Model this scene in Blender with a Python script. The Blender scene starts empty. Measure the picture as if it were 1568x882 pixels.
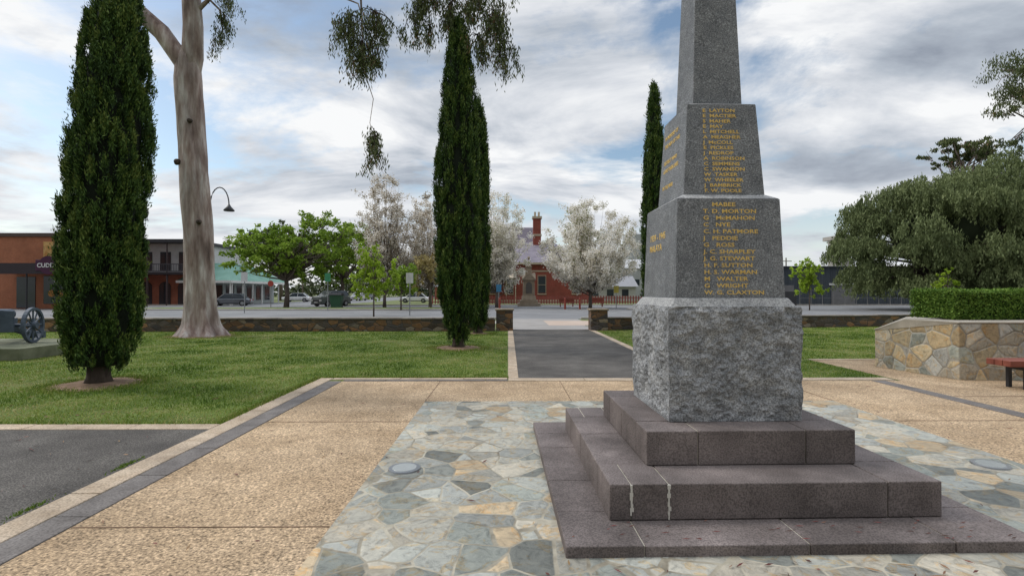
import bpy, math, random
import numpy as np
from mathutils import Vector, Matrix, noise
random.seed(4); RNG=np.random.default_rng(4)
scene=bpy.context.scene
rad=math.radians
# ------------------------------------------------------------ materials
def newmat(name):
    m=bpy.data.materials.new(name); m.use_nodes=True
    nt=m.node_tree; b=nt.nodes['Principled BSDF']; return m,nt,b
def ramp(nt,fac,stops,interp='LINEAR'):
    r=nt.nodes.new('ShaderNodeValToRGB'); cr=r.color_ramp; cr.interpolation=interp
    while len(cr.elements)<len(stops): cr.elements.new(0.5)
    for e,(p,c) in zip(cr.elements,stops):
        e.position=p; e.color=(c[0],c[1],c[2],1) if hasattr(c,'__len__') else (c,c,c,1)
    nt.links.new(fac,r.inputs[0]); return r.outputs[0]
def tnoise(nt,vec,scale,detail=5,rough=.6,dist=0):
    n=nt.nodes.new('ShaderNodeTexNoise'); n.inputs['Scale'].default_value=scale
    n.inputs['Detail'].default_value=detail; n.inputs['Roughness'].default_value=rough
    n.inputs['Distortion'].default_value=dist
    nt.links.new(vec,n.inputs['Vector']); return n.outputs['Fac']
def mul(nt,a,b,mode='MULTIPLY',fac=1.0):
    x=nt.nodes.new('ShaderNodeMix'); x.data_type='RGBA'; x.blend_type=mode
    if hasattr(fac,'is_linked') : nt.links.new(fac,x.inputs[0])
    else: x.inputs[0].default_value=fac
    for s,i in ((a,6),(b,7)):
        if hasattr(s,'is_linked'): nt.links.new(s,x.inputs[i])
        else: x.inputs[i].default_value=(*s,1)
    return x.outputs[2]
def bumpn(nt,b,h,strength,dist):
    bp=nt.nodes.new('ShaderNodeBump'); bp.inputs['Strength'].default_value=strength; bp.inputs['Distance'].default_value=dist
    nt.links.new(h,bp.inputs['Height']); nt.links.new(bp.outputs[0],b.inputs['Normal'])
def pos(nt,scale=None):
    g=nt.nodes.new('ShaderNodeNewGeometry'); o=g.outputs['Position']
    if scale:
        v=nt.nodes.new('ShaderNodeVectorMath'); v.operation='MULTIPLY'; v.inputs[1].default_value=scale
        nt.links.new(o,v.inputs[0]); o=v.outputs[0]
    return o
def M(name,stops,scale=3,rough=.85,bump=0,bscale=40,bdist=.01,speck=None,big=None,metal=0,stretch=None,spec=.3):
    m,nt,b=newmat(name); p=pos(nt,stretch)
    c=ramp(nt,tnoise(nt,p,scale),stops)
    if speck:
        c=mul(nt,c,ramp(nt,tnoise(nt,p,speck[0],2,.5),speck[1]))
    if big:
        c=mul(nt,c,ramp(nt,tnoise(nt,p,big[0],4,.6),big[1]))
    nt.links.new(c,b.inputs['Base Color']); b.inputs['Roughness'].default_value=rough
    b.inputs['Metallic'].default_value=metal; b.inputs['Specular IOR Level'].default_value=spec
    if bump: bumpn(nt,b,tnoise(nt,p,bscale,6,.65),bump,bdist)
    return m
def flat(name,c,rough=.6,metal=0,spec=.4):
    c2=[x*.8 for x in c]
    return M(name,[(.3,c2),(.7,c)],2.5,rough,metal=metal,spec=spec)
def stonemat(name,scale,stops,grout,gw=.04,bump=.6,stretch=(1,1,1),warp=.12,bd=.02,rnd=.85):
    m,nt,b=newmat(name); p=pos(nt,stretch)
    nn=nt.nodes.new('ShaderNodeTexNoise'); nn.inputs['Scale'].default_value=2.2; nn.inputs['Detail'].default_value=4; nt.links.new(p,nn.inputs['Vector'])
    a=nt.nodes.new('ShaderNodeVectorMath'); a.operation='MULTIPLY_ADD'; a.inputs[1].default_value=(warp,)*3
    nt.links.new(nn.outputs['Color'],a.inputs[0]); nt.links.new(p,a.inputs[2]); pv=a.outputs[0]
    v=nt.nodes.new('ShaderNodeTexVoronoi'); v.inputs['Scale'].default_value=scale; v.inputs['Randomness'].default_value=rnd; nt.links.new(pv,v.inputs['Vector'])
    e=nt.nodes.new('ShaderNodeTexVoronoi'); e.feature='DISTANCE_TO_EDGE'; e.inputs['Scale'].default_value=scale; e.inputs['Randomness'].default_value=rnd; nt.links.new(pv,e.inputs['Vector'])
    s=nt.nodes.new('ShaderNodeSeparateColor'); nt.links.new(v.outputs['Color'],s.inputs[0])
    c=ramp(nt,s.outputs[0],stops,'CONSTANT')
    br=ramp(nt,s.outputs[1],[(0,.7),(1,1.15)]); c=mul(nt,c,br)
    c=mul(nt,c,ramp(nt,tnoise(nt,p,9,8,.7,1.5),[(.3,(.5,.5,.49)),(.5,(1,.98,.95)),(.7,(1.3,1.25,1.18))]))
    vein=ramp(nt,tnoise(nt,p,3.1,6,.65,2.5),[(.54,0),(.6,1),(.66,0)])
    c=mul(nt,c,mul(nt,c,(1.1,.88,.62)),'MIX',vein)
    g=ramp(nt,e.outputs['Distance'],[(gw*.55,0),(gw,1)])
    gc=mul(nt,grout,ramp(nt,tnoise(nt,p,1.6,5,.7),[(.35,(.35,.33,.3)),(.6,(1,1,1))]))
    c=mul(nt,gc,c,'MIX',g)
    nt.links.new(c,b.inputs['Base Color']); b.inputs['Roughness'].default_value=.7; b.inputs['Specular IOR Level'].default_value=.35
    h=mul(nt,ramp(nt,e.outputs['Distance'],[(gw*.4,0),(gw*2,1)]),ramp(nt,tnoise(nt,p,14,8,.7),[(.2,.4),(.8,1)]))
    bumpn(nt,b,h,bump,bd); return m
def leafmat(name,stops,trans=.0):
    m,nt,b=newmat(name)
    a=nt.nodes.new('ShaderNodeAttribute'); a.attribute_name='shade'
    c=ramp(nt,a.outputs['Fac'],stops); nt.links.new(c,b.inputs['Base Color'])
    b.inputs['Roughness'].default_value=.65; b.inputs['Specular IOR Level'].default_value=.2
    if trans:
        t=nt.nodes.new('ShaderNodeBsdfTranslucent'); nt.links.new(c,t.inputs[0])
        x=nt.nodes.new('ShaderNodeMixShader'); x.inputs[0].default_value=trans
        nt.links.new(b.outputs[0],x.inputs[1]); nt.links.new(t.outputs[0],x.inputs[2])
        nt.links.new(x.outputs[0],nt.nodes['Material Output'].inputs[0])
    return m
# ------------------------------------------------------------ mesh builder
def empty(name,loc=(0,0,0),rz=0):
    e=bpy.data.objects.new(name,None); e.location=loc; e.rotation_euler=(0,0,rz); e.empty_display_size=.3
    scene.collection.objects.link(e); return e
class MB:
    def __init__(s): s.v=[];s.f=[];s.m=[]
    def add(s,vs,fs,m=0):
        o=len(s.v); s.v+=[tuple(v) for v in vs]
        for f in fs: s.f.append(tuple(i+o for i in f)); s.m.append(m)
    def box(s,x0,x1,y0,y1,z0,z1,m=0):
        s.add([(x0,y0,z0),(x1,y0,z0),(x1,y1,z0),(x0,y1,z0),(x0,y0,z1),(x1,y0,z1),(x1,y1,z1),(x0,y1,z1)],
              [(0,3,2,1),(4,5,6,7),(0,1,5,4),(1,2,6,5),(2,3,7,6),(3,0,4,7)],m)
    def frus(s,cx,cy,w0,d0,z0,w1,d1,z1,m=0):
        a,b,c,d=w0/2,d0/2,w1/2,d1/2
        s.add([(cx-a,cy-b,z0),(cx+a,cy-b,z0),(cx+a,cy+b,z0),(cx-a,cy+b,z0),(cx-c,cy-d,z1),(cx+c,cy-d,z1),(cx+c,cy+d,z1),(cx-c,cy+d,z1)],
              [(0,3,2,1),(4,5,6,7),(0,1,5,4),(1,2,6,5),(2,3,7,6),(3,0,4,7)],m)
    def prism(s,poly,z0,z1,m=0,tops=None):
        n=len(poly); vs=[(x,y,z0) for x,y in poly]+[(x,y,(tops[i] if tops else z1)) for i,(x,y) in enumerate(poly)]
        s.add(vs,[tuple(range(n-1,-1,-1)),tuple(range(n,2*n))]+[(i,(i+1)%n,n+(i+1)%n,n+i) for i in range(n)],m)
    def extrudeX(s,prof,x0,x1,m=0): # prof list (y,z)
        n=len(prof); vs=[(x0,y,z) for y,z in prof]+[(x1,y,z) for y,z in prof]
        s.add(vs,[tuple(range(n)),tuple(range(2*n-1,n-1,-1))]+[(i,n+i,n+(i+1)%n,(i+1)%n) for i in range(n)],m)
    def extrudeY(s,prof,y0,y1,m=0): # prof (x,z)
        n=len(prof); vs=[(x,y0,z) for x,z in prof]+[(x,y1,z) for x,z in prof]
        s.add(vs,[tuple(range(n)),tuple(range(2*n-1,n-1,-1))]+[(i,n+i,n+(i+1)%n,(i+1)%n) for i in range(n)],m)
    def tube(s,pts,rs,seg=8,m=0):
        pts=[Vector(p) for p in pts]; o=[];n=len(pts)
        if not hasattr(rs,'__len__'): rs=[rs]*n
        for i,p in enumerate(pts):
            t=(pts[min(i+1,n-1)]-pts[max(i-1,0)]).normalized()
            up=Vector((0,0,1)) if abs(t.z)<.9 else Vector((1,0,0))
            a=t.cross(up).normalized(); b=t.cross(a)
            for k in range(seg):
                an=2*math.pi*k/seg; o.append(p+(a*math.cos(an)+b*math.sin(an))*rs[i])
        fs=[]
        for i in range(n-1):
            for k in range(seg):
                k2=(k+1)%seg; fs.append((i*seg+k,i*seg+k2,(i+1)*seg+k2,(i+1)*seg+k))
        fs.append(tuple(range(seg-1,-1,-1))); fs.append(tuple((n-1)*seg+k for k in range(seg)))
        s.add(o,fs,m)
    def build(s,name,mats,parent=None,bevel=0,smooth=False,segs=2):
        me=bpy.data.meshes.new(name); me.from_pydata(s.v,[],s.f); me.update()
        for mt in (mats if isinstance(mats,(list,tuple)) else [mats]): me.materials.append(mt)
        me.polygons.foreach_set('material_index',s.m)
        if smooth: me.polygons.foreach_set('use_smooth',[True]*len(s.f))
        import bmesh
        bm=bmesh.new(); bm.from_mesh(me); bmesh.ops.recalc_face_normals(bm,faces=bm.faces); bm.to_mesh(me); bm.free()
        ob=bpy.data.objects.new(name,me); scene.collection.objects.link(ob)
        if parent: ob.parent=parent
        if bevel:
            b=ob.modifiers.new('bevel','BEVEL'); b.width=bevel; b.segments=segs; b.limit_method='ANGLE'; b.angle_limit=rad(40)
        return ob
def sheet(name,x0,x1,y0,y1,z,mat):
    b=MB(); b.add([(x0,y0,z),(x1,y0,z),(x1,y1,z),(x0,y1,z)],[(0,1,2,3)]); return b.build(name,mat)
def quads(name,V,mat,shade,parent=None,k=4):
    V=np.asarray(V,dtype=np.float32).reshape(-1,3); n=len(V)//k
    me=bpy.data.meshes.new(name); me.vertices.add(n*k); me.vertices.foreach_set('co',V.ravel())
    me.loops.add(n*k); me.loops.foreach_set('vertex_index',np.arange(n*k,dtype=np.int32))
    me.polygons.add(n); me.polygons.foreach_set('loop_start',np.arange(0,n*k,k,dtype=np.int32))
    try: me.polygons.foreach_set('loop_total',np.full(n,k,dtype=np.int32))
    except Exception: pass
    me.update(calc_edges=True)
    at=me.attributes.new('shade','FLOAT','POINT'); at.data.foreach_set('value',np.repeat(np.asarray(shade,dtype=np.float32),k))
    me.materials.append(mat); ob=bpy.data.objects.new(name,me); scene.collection.objects.link(ob)
    if parent: ob.parent=parent
    return ob
def unit(a): return a/np.maximum(np.linalg.norm(a,axis=1,keepdims=True),1e-6)
def leafquads(C,L,Wd,mode='rand',rng=RNG):
    n=len(C); d=unit(rng.normal(size=(n,3)))
    if mode=='up': d=unit(d*.45+np.array([0,0,1]))
    if mode=='droop': d=unit(d*.5+np.array([0,0,-1]))
    s=unit(np.cross(d,rng.normal(size=(n,3))))
    L=(L*rng.uniform(.6,1.3,n))[:,None]; Wd=(Wd*rng.uniform(.6,1.3,n))[:,None]
    return np.stack([C-d*L/2,C+s*Wd/2,C+d*L/2,C-s*Wd/2],axis=1)
# ------------------------------------------------------------ common mats
bark_grey=M('bark_grey',[(.3,(.09,.07,.055)),(.7,(.2,.165,.14))],6,.9,.6,30,.02,stretch=(1,1,.25))
bark_gum=M('bark_gum',[(.3,(.13,.09,.075)),(.42,(.25,.18,.155)),(.55,(.38,.31,.28)),(.7,(.6,.55,.52))],3.6,.8,.9,14,.06,big=(1.2,[(.38,.55),(.6,1.15)]),stretch=(1,1,.2))
bark_dark=M('bark_dark',[(.3,(.035,.025,.02)),(.7,(.09,.07,.055))],8,.95,.6,30,.02,stretch=(1,1,.3))
granite=M('granite',[(.35,(.14,.147,.157)),(.65,(.2,.207,.215))],9,.55,.1,90,.003,speck=(95,[(.34,.5),(.46,.9),(.56,1.05),(.68,1.8)]),big=(1.6,[(.35,.88),(.65,1.1)]))
granite_rough=M('granite_rough',[(.3,(.19,.198,.205)),(.5,(.28,.285,.29)),(.72,(.42,.42,.415))],6,.8,.8,40,.025,speck=(80,[(.36,.55),(.5,1),(.66,1.4)]))
granite_pale=M('granite_pale',[(.3,(.27,.27,.27)),(.7,(.42,.42,.41))],9,.7,.3,50,.008,speck=(75,[(.36,.6),(.5,1),(.66,1.3)]))
blue=M('bluestone',[(.3,(.125,.103,.095)),(.55,(.18,.15,.14)),(.75,(.25,.21,.195))],2.5,.85,.45,50,.008,speck=(90,[(.35,.65),(.6,1.2)]),big=(1.1,[(.35,.62),(.65,1.2)]))
mortar=M('mortar',[(.3,(.3,.27,.22)),(.7,(.5,.46,.38))],12,.95)
gold=flat('gold_paint',(.74,.5,.14),.5,.0)
gran_agg=M('exposed_aggregate',[(.3,(.365,.255,.15)),(.7,(.47,.345,.22))],1.2,.9,.6,110,.008,speck=(62,[(.33,.35),(.44,.85),(.56,1.1),(.68,1.75)]),big=(.6,[(.3,.76),(.7,1.12)]))
cream=M('cream_edging',[(.3,(.42,.32,.22)),(.7,(.58,.47,.35))],4,.9,.3,60,.005,speck=(60,[(.35,.7),(.6,1.15)]),big=(1.1,[(.3,.65),(.7,1.05)]))
greyband=M('grey_band',[(.3,(.13,.115,.105)),(.7,(.21,.19,.175))],5,.9,.3,60,.005,speck=(60,[(.35,.7),(.6,1.15)]),big=(.9,[(.3,.75),(.7,1.15)]))
asph=M('asphalt_dark',[(.3,(.06,.054,.048)),(.7,(.11,.1,.088))],1.6,.9,.5,90,.006,speck=(80,[(.35,.5),(.5,1),(.66,1.9)]),big=(.5,[(.3,.65),(.7,1.35)]))
asph_road=M('asphalt_road',[(.3,(.17,.17,.175)),(.7,(.24,.24,.24))],.3,.9,speck=(20,[(.35,.85),(.65,1.1)]),big=(.06,[(.3,.85),(.7,1.1)]))
conc=M('concrete',[(.3,(.36,.33,.29)),(.7,(.48,.45,.41))],.8,.9,.2,30,.005)
slate=stonemat('crazy_paving_slate',3.5,[(0,(.37,.36,.31)),(.2,(.28,.3,.27)),(.36,(.43,.4,.33)),(.52,(.32,.33,.305)),(.68,(.45,.36,.24)),(.75,(.4,.41,.37)),(.88,(.2,.21,.19))],(.44,.4,.31),.034,.6,bd=.014,warp=.07,rnd=1)
wallstone=stonemat('fieldstone',3.2,[(0,(.1,.075,.055)),(.22,(.2,.12,.07)),(.42,(.12,.1,.09)),(.6,(.26,.15,.075)),(.78,(.09,.08,.08)),(.9,(.26,.22,.17))],(.1,.085,.07),.05,.8,stretch=(.8,.8,1.6))
planterstone=stonemat('planter_stone',3.3,[(0,(.44,.4,.32)),(.2,(.32,.34,.3)),(.4,(.5,.42,.28)),(.55,(.4,.4,.37)),(.7,(.46,.36,.22)),(.82,(.25,.27,.24)),(.92,(.55,.5,.4))],(.42,.39,.33),.045,.7,warp=.08,rnd=1)
lawn=M('lawn_soil',[(.3,(.08,.12,.02)),(.55,(.13,.18,.035)),(.75,(.23,.21,.08))],1.3,.95,.5,60,.03,speck=(35,[(.35,.6),(.6,1.2)]),big=(.35,[(.3,.75),(.7,1.15)]))
dirt=M('bare_soil',[(.3,(.13,.085,.05)),(.7,(.27,.18,.12))],7,.95,.5,40,.02)
white=flat('white_paint',(.75,.75,.73)); dark=flat('dark_metal',(.03,.03,.035),.5)
glass=flat('dark_glass',(.03,.04,.05),.12,0,.8); rubber=flat('rubber',(.02,.02,.02),.9); chrome=flat('steel',(.35,.36,.37),.35,.8)
# ------------------------------------------------------------ ground
sheet('ground',-1500,1500,-1500,1500,0,M('ground_grass',[(.3,(.1,.13,.04)),(.7,(.18,.19,.08))],.2,.95))
sheet('lawn',-40,-.0,6.2,21.4,.004,lawn); sheet('lawn',3.65,30,9.6,26,.004,lawn)
Z=.008
sheet('exposed_aggregate_paving',-3.05,14,-4,9.45,Z,gran_agg)
sheet('exposed_aggregate_paving',7.3,14,9.45,12.3,Z,gran_agg)
sheet('slate_paving',-1.24,4.9,1.5,7.7,.012,slate)
sheet('asphalt_path',.2,3.5,9.75,22.2,.012,asph)
sheet('asphalt_driveway',-30,-3.55,-4,6.15,.010,asph)
def edging(name,x0,x1,y0,y1,mat,step,h=.018):
    b=MB(); g=.005
    if (x1-x0)>(y1-y0):
        x=x0
        while x<x1-.05:
            xe=min(x+step*random.uniform(.85,1.15),x1); dy=random.uniform(-.006,.006); b.box(x+g,xe-g,y0+dy,y1+dy,-.02,h+random.uniform(0,.004)); x=xe
    else:
        y=y0
        while y<y1-.05:
            ye=min(y+step*random.uniform(.85,1.15),y1); dx=random.uniform(-.002,.002); b.box(x0+dx,x1+dx,y+g,ye-g,-.02,h+random.uniform(0,.004)); y=ye
    return b.build(name,mat,bevel=.004,segs=1)
edging('paving_edging',-3.55,-3.31,-2,9.75,cream,1.3)
edging('paving_edging',-3.305,-3.055,-2,9.45,greyband,.9,.015)
edging('paving_edging',-20,-3.56,6.15,6.38,cream,1.3)
edging('paving_edging',-3.045,.0,9.45,9.58,greyband,.9,.015)
edging('paving_edging',-3.3,-.01,9.61,9.76,cream,1.3)
edging('paving_edging',.0,7.2,9.46,9.73,cream,1.3)
edging('paving_edging',0,.2,9.76,22.2,cream,1.5)
edging('paving_edging',3.5,3.7,9.76,22.2,cream,1.5)
edging('paving_edging',6.72,6.97,-2,9.44,greyband,.9,.015)
edging('paving_edging',7.3,13,12.3,12.45,cream,1.3)
j=MB()
for (x0,x1,y0,y1) in [(-3.04,-1.25,3.6,3.61),(-3.04,-1.25,6.5,6.51),(4.92,6.7,3.6,3.61),(4.92,6.7,6.5,6.51),(-1.25,-1.24,7.7,9.44),(.95,.96,7.72,9.44),(3.0,3.01,7.72,9.44),(4.9,4.91,7.7,9.44),(7,13,5,5.012),(7,13,8,8.012)]:
    j.box(x0,x1,y0,y1,0,.0125)
j.build('paving_joints',dirt)
C=[];
for i in range(460):
    x=random.uniform(-3,6.5); y=random.uniform(2.4,9.3)
    if random.random()<.25: x=random.uniform(-7,-3.6); y=random.uniform(3.5,6)
    if random.random()<.15: x=random.uniform(.0,3.6); y=random.uniform(2.85,3.12)
    if random.random()<.3: x=random.uniform(-12,-3.8); y=random.uniform(6.5,12)
    if .2<x<3.5 and 3.1<y<6.3: continue
    C.append((x,y))
V=[];S=[]
for x,y in C:
    a=random.uniform(0,6.28); l=random.uniform(.015,.05)*(2 if random.random()<.1 else 1); w=random.uniform(.003,.008); dx,dy=math.cos(a),math.sin(a)
    z=.022 if y<6.4 or x>-3.5 else .045; V+=[(x-dx*l,y-dy*l,z),(x-dy*w,y+dx*w,z+.006),(x+dx*l,y+dy*l,z+.004),(x+dy*w,y-dx*w,z)]; S.append(random.random())
for i in range(40):
    x=1.84+random.uniform(-1.45,1.45); y=random.uniform(3.23,3.5); z=.09
    a=random.uniform(-.4,.4); l=random.uniform(.01,.035); w=.003; dx,dy=math.cos(a),math.sin(a)
    V+=[(x-dx*l,y-dy*l,z),(x-dy*w,y+dx*w,z+.004),(x+dx*l,y+dy*l,z+.003),(x+dy*w,y-dx*w,z)]; S.append(random.random()*.7)
quads('fallen_leaves',V,leafmat('dead_leaf',[(0,(.06,.03,.02)),(.5,(.16,.05,.045)),(1,(.3,.2,.1))]),S)
for x,y in [(-.96,4.77),(4.57,4.83)]:
    e=empty('ground_light',(x,y,.01)); b=MB(); b.tube([(0,0,0),(0,0,.014)],[.15,.145],32); b.build('rim',chrome,e,smooth=False)
    b=MB(); b.tube([(0,0,.013),(0,0,.018)],[.115,.11],32); b.build('lens',flat('frosted_lens',(.33,.35,.34),.2),e)
# grass blades
def grass(name,rects,dens0,seed,mat):
    rng=np.random.default_rng(seed); P=[]
    for x0,x1,y0,y1 in rects:
        n=int((x1-x0)*(y1-y0)*dens0); x=rng.uniform(x0,x1,n); y=rng.uniform(y0,y1,n)
        keep=rng.random(n)<np.clip((8/np.maximum(y,8))**1.6,0,1)
        keep&=(np.abs(x-0)<y*1.05+1.0)
        P.append(np.stack([x[keep],y[keep],np.zeros(keep.sum())],1))
    P=np.concatenate(P); n=len(P); a=rng.uniform(0,6.28,n)
    far=np.clip(P[:,1]/8,1,2.5); w=.006*far*rng.uniform(.7,1.3,n); h=rng.uniform(.015,.045,n)
    lump=np.array([.9*noise.noise(Vector((p[0]*.5,p[1]*.5,7)))+noise.noise(Vector((p[0]*1.1,p[1]*1.1,0)))+.7*noise.noise(Vector((p[0]*3,p[1]*3,4))) for p in P]); h*=1+.35*lump
    d=np.stack([np.cos(a),np.sin(a),0*a],1)*w[:,None]; tip=P+np.stack([rng.normal(0,.016,n),rng.normal(0,.016,n),h],1)
    V=np.stack([P-d,P+d,tip],1); sh=np.clip(.5-.5*lump+rng.normal(0,.2,n),0,1)
    quads(name,V,mat,sh,k=3)
gm=leafmat('grass_blade',[(0,(.06,.12,.014)),(.4,(.15,.235,.03)),(.75,(.27,.32,.06)),(1,(.46,.39,.18))],.25)
grass('grass',[(-13,-3.58,6.4,13),(-22,-3.58,13,21.2),(-3.58,-.03,9.8,21.2),(3.72,7.25,9.78,12.3),(3.72,24,12.5,25)],1700,3,gm)
V=[];S=[]
for i in range(5000):
    r=random.random()
    if r<.5: x=-3.6+random.gauss(0,.03); y=random.uniform(6.4,9.8)
    elif r<.75: x=random.uniform(-12,-3.6); y=6.42+random.gauss(0,.03)
    else: x=random.uniform(-3.5,0); y=9.8+random.gauss(0,.02)
    h=random.uniform(.03,.07); a=random.uniform(0,6.28); w=.006
    V+=[(x-w,y,0),(x+w,y,0),(x+math.cos(a)*.03,y+math.sin(a)*.03,h)]; S.append(random.random())
quads('grass',V,gm,S,k=3)
V=[];S=[]
for i in range(500):
    yc=random.choice([3.35,3.9,4.9]); x=-3.6+random.gauss(0,.02)-.02; y=yc+random.gauss(0,.1); h=random.uniform(.006,.022); a=random.uniform(0,6.28); w=.006
    V+=[(x-w,y,.01),(x+w,y,.01),(x+math.cos(a)*.01,y+math.sin(a)*.01,h+.01)]; S.append(random.random()*.6)
quads('grass',V,gm,S,k=3)
def soil_ring(x,y,r):
    b=MB(); n=40; ring=[]; 
    for k in range(n):
        a=2*math.pi*k/n; q=r*(1+.3*noise.noise(Vector((math.cos(a)*1.9+x,math.sin(a)*1.9+y,3)))); ring.append((x+math.cos(a)*q,y+math.sin(a)*q,.012))
    mid=[(x+(px-x)*.55,y+(py-y)*.55,.045) for px,py,_ in ring]
    b.add(ring+mid+[(x,y,.06)],[(i,(i+1)%n,n+(i+1)%n,n+i) for i in range(n)]+[(n+i,n+(i+1)%n,2*n) for i in range(n)])
    b.build('soil_patch',dirt,smooth=True)
    V=[];S=[]
    for i in range(2200):
        a=random.uniform(0,6.28); q=r*random.gauss(.97,.18); px,py=x+math.cos(a)*q,y+math.sin(a)*q; h=random.uniform(.02,.05); w=.007
        V+=[(px-w,py,.01),(px+w,py,.01),(px+random.gauss(0,.015),py+random.gauss(0,.015),h+.012)]; S.append(random.random())
    quads('grass',V,gm,S,k=3)
# ------------------------------------------------------------ war memorial
wm=empty('war_memorial',(1.84,4.70,0),rad(1.0))
def ring_course(name,W,z0,z1,fr,side,depth):
    b=MB(); h=W/2; g=.004
    xs=[-h]+fr+[h]
    for i in range(len(xs)-1): b.box(xs[i]+(g if i else 0),xs[i+1]-(g if i<len(xs)-2 else 0),-h-random.uniform(0,.004),-h+depth,z0,z1-random.uniform(0,.005))
    for i in range(len(xs)-1): b.box(xs[i]+(g if i else 0),xs[i+1]-(g if i<len(xs)-2 else 0),h-depth,h,z0,z1-random.uniform(0,.005))
    ys=[-h+depth]+side+[h-depth]
    for i in range(len(ys)-1):
        b.box(-h,-h+depth,ys[i]+g,ys[i+1]-g,z0,z1-random.uniform(0,.005)); b.box(h-depth,h,ys[i]+g,ys[i+1]-g,z0,z1-random.uniform(0,.005))
    b.build(name,blue,wm,bevel=.009,segs=3)
    c=MB(); c.box(-h+.012,h-.012,-h+.012,h-.012,z0,z1-.01); c.build(name+'_mortar',mortar,wm)
ring_course('base_slab',3.02,0,.085,[-1.02,0.02,.95],[-.4,.5],.5)
ring_course('lower_step',2.33,.086,.335,[-1.016,-.754,.78],[0.1],.42)
ring_course('upper_step',1.61,.336,.60,[-.41,.42],[0.0],.3)
b=MB()
for x,zb in ((-1.016,.12),(-.754,.09)):
    zs=np.linspace(zb,.328,9)
    for i in range(8):
        w=random.uniform(.004,.013); o=random.uniform(-.004,.004); b.box(x+o-w,x+o+w,-1.165-.0085,-1.16,zs[i],zs[i+1]-.0005)
b.build('mortar_runs',flat('lime_mortar',(.6,.57,.5),.9),wm)
def rough_block(name,w0,w1,z0,z1,mat,amp,n=64):
    b=MB(); hz=z1-z0; idx={}; vs=[]; fs=[]
    def P(i,jj,k):
        key=(i,jj,k)
        if key in idx: return idx[key]
        u,v,t=i/n*2-1,jj/n*2-1,k/n
        w=(w0+(w1-w0)*t)/2; 
        if t>.95: w-= (t-.95)*.3
        p=Vector((u*w,v*w,z0+t*hz)); q=p.copy()
        d=Vector((u if abs(u)>.98 else 0,v if abs(v)>.98 else 0,0))
        if d.length: d.normalize()
        s=noise.noise(p*4.5)*.8+noise.noise(p*10+Vector((5,1,2)))*.6-abs(noise.noise(p*17))*.7+noise.noise(p*36)*.22
        edge=1-.6*max(abs(u)**12 if abs(v)>.98 else 0,abs(v)**12 if abs(u)>.98 else 0)
        q+=d*(s*amp*edge)*min(1,t*14)
        q.z+= noise.noise(p*8+Vector((9,9,9)))*.008 if t>.98 else 0
        idx[key]=len(vs); vs.append(q); return idx[key]
    for a in range(n):
        for c in range(n):
            fs.append((P(a,0,c),P(a+1,0,c),P(a+1,0,c+1),P(a,0,c+1))); fs.append((P(a,n,c),P(a,n,c+1),P(a+1,n,c+1),P(a+1,n,c)))
            fs.append((P(0,a,c),P(0,a,c+1),P(0,a+1,c+1),P(0,a+1,c))); fs.append((P(n,a,c),P(n,a+1,c),P(n,a+1,c+1),P(n,a,c+1)))
            fs.append((P(a,c,n),P(a+1,c,n),P(a+1,c+1,n),P(a,c+1,n)))
    b.add(vs,fs); return b.build(name,mat,wm)
rough_block('rock_faced_block',1.09,1.12,.60,1.53,granite_rough,.04,84)
b=MB(); b.frus(0,0,1.06,1.06,1.52,.955,.955,1.60); b.build('block_weathering',granite_pale,wm,bevel=.01)
b=MB(); b.frus(0,0,.925,.925,1.598,.868,.868,2.43); b.build('lower_die',granite,wm,bevel=.006)
b=MB(); b.frus(0,0,.872,.872,2.431,.72,.72,2.475); b.build('lower_shoulder',granite_pale,wm,bevel=.01)
b=MB(); b.frus(0,0,.70,.70,2.474,.60,.60,3.27); b.build('upper_die',granite,wm,bevel=.006)
b=MB(); b.frus(0,0,.604,.604,3.271,.46,.46,3.30); b.build('upper_shoulder',granite_pale,wm,bevel=.008)
b=MB(); b.frus(0,0,.435,.435,3.299,.235,.235,6.1); b.frus(0,0,.235,.235,6.101,.01,.01,6.4); b.build('obelisk_shaft',granite,wm,bevel=.012)
def text(name,s,loc,rot,size,parent,mat,sx=1.25,line=1.0,align='LEFT',off=.0007,ext=.0015):
    c=bpy.data.curves.new(name,'FONT'); c.body=s; c.size=size; c.align_x=align; c.extrude=ext; c.offset=off; c.space_line=line; c.resolution_u=2
    o=bpy.data.objects.new(name+'_tmp',c); scene.collection.objects.link(o)
    bpy.context.view_layer.update(); d=bpy.context.evaluated_depsgraph_get()
    me=bpy.data.meshes.new_from_object(o.evaluated_get(d)); bpy.data.objects.remove(o)
    me.materials.clear(); me.materials.append(mat)
    q=bpy.data.objects.new(name,me); scene.collection.objects.link(q); q.location=loc; q.rotation_euler=rot; q.scale=(sx,1,1); q.parent=parent; return q
up=["E  LAYTON","E  MACTIER","S  MAHER","E  MAY","L  MITCHELL","A  MEAGHER","J  McCOLL","E  PICKLES","J  REDROP","A  ROBINSON","C  SEMMENS","C  SWANSON","W  TASKER","W  WHEELER","J  BAMBRICK","F. W. POOLE"]
lo=["    MABEE","T. D. MORTON","G   McMAHON","C   NYE","C. H. PATMORE","J   PEDDIE","G   ROSS","J. C. SHARPLEY","J. G. STEWART","H. F. SUTTON","H. S. WARMAN","M   WALTER","G   WRIGHT","W. G. CLAXTON"]
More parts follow.
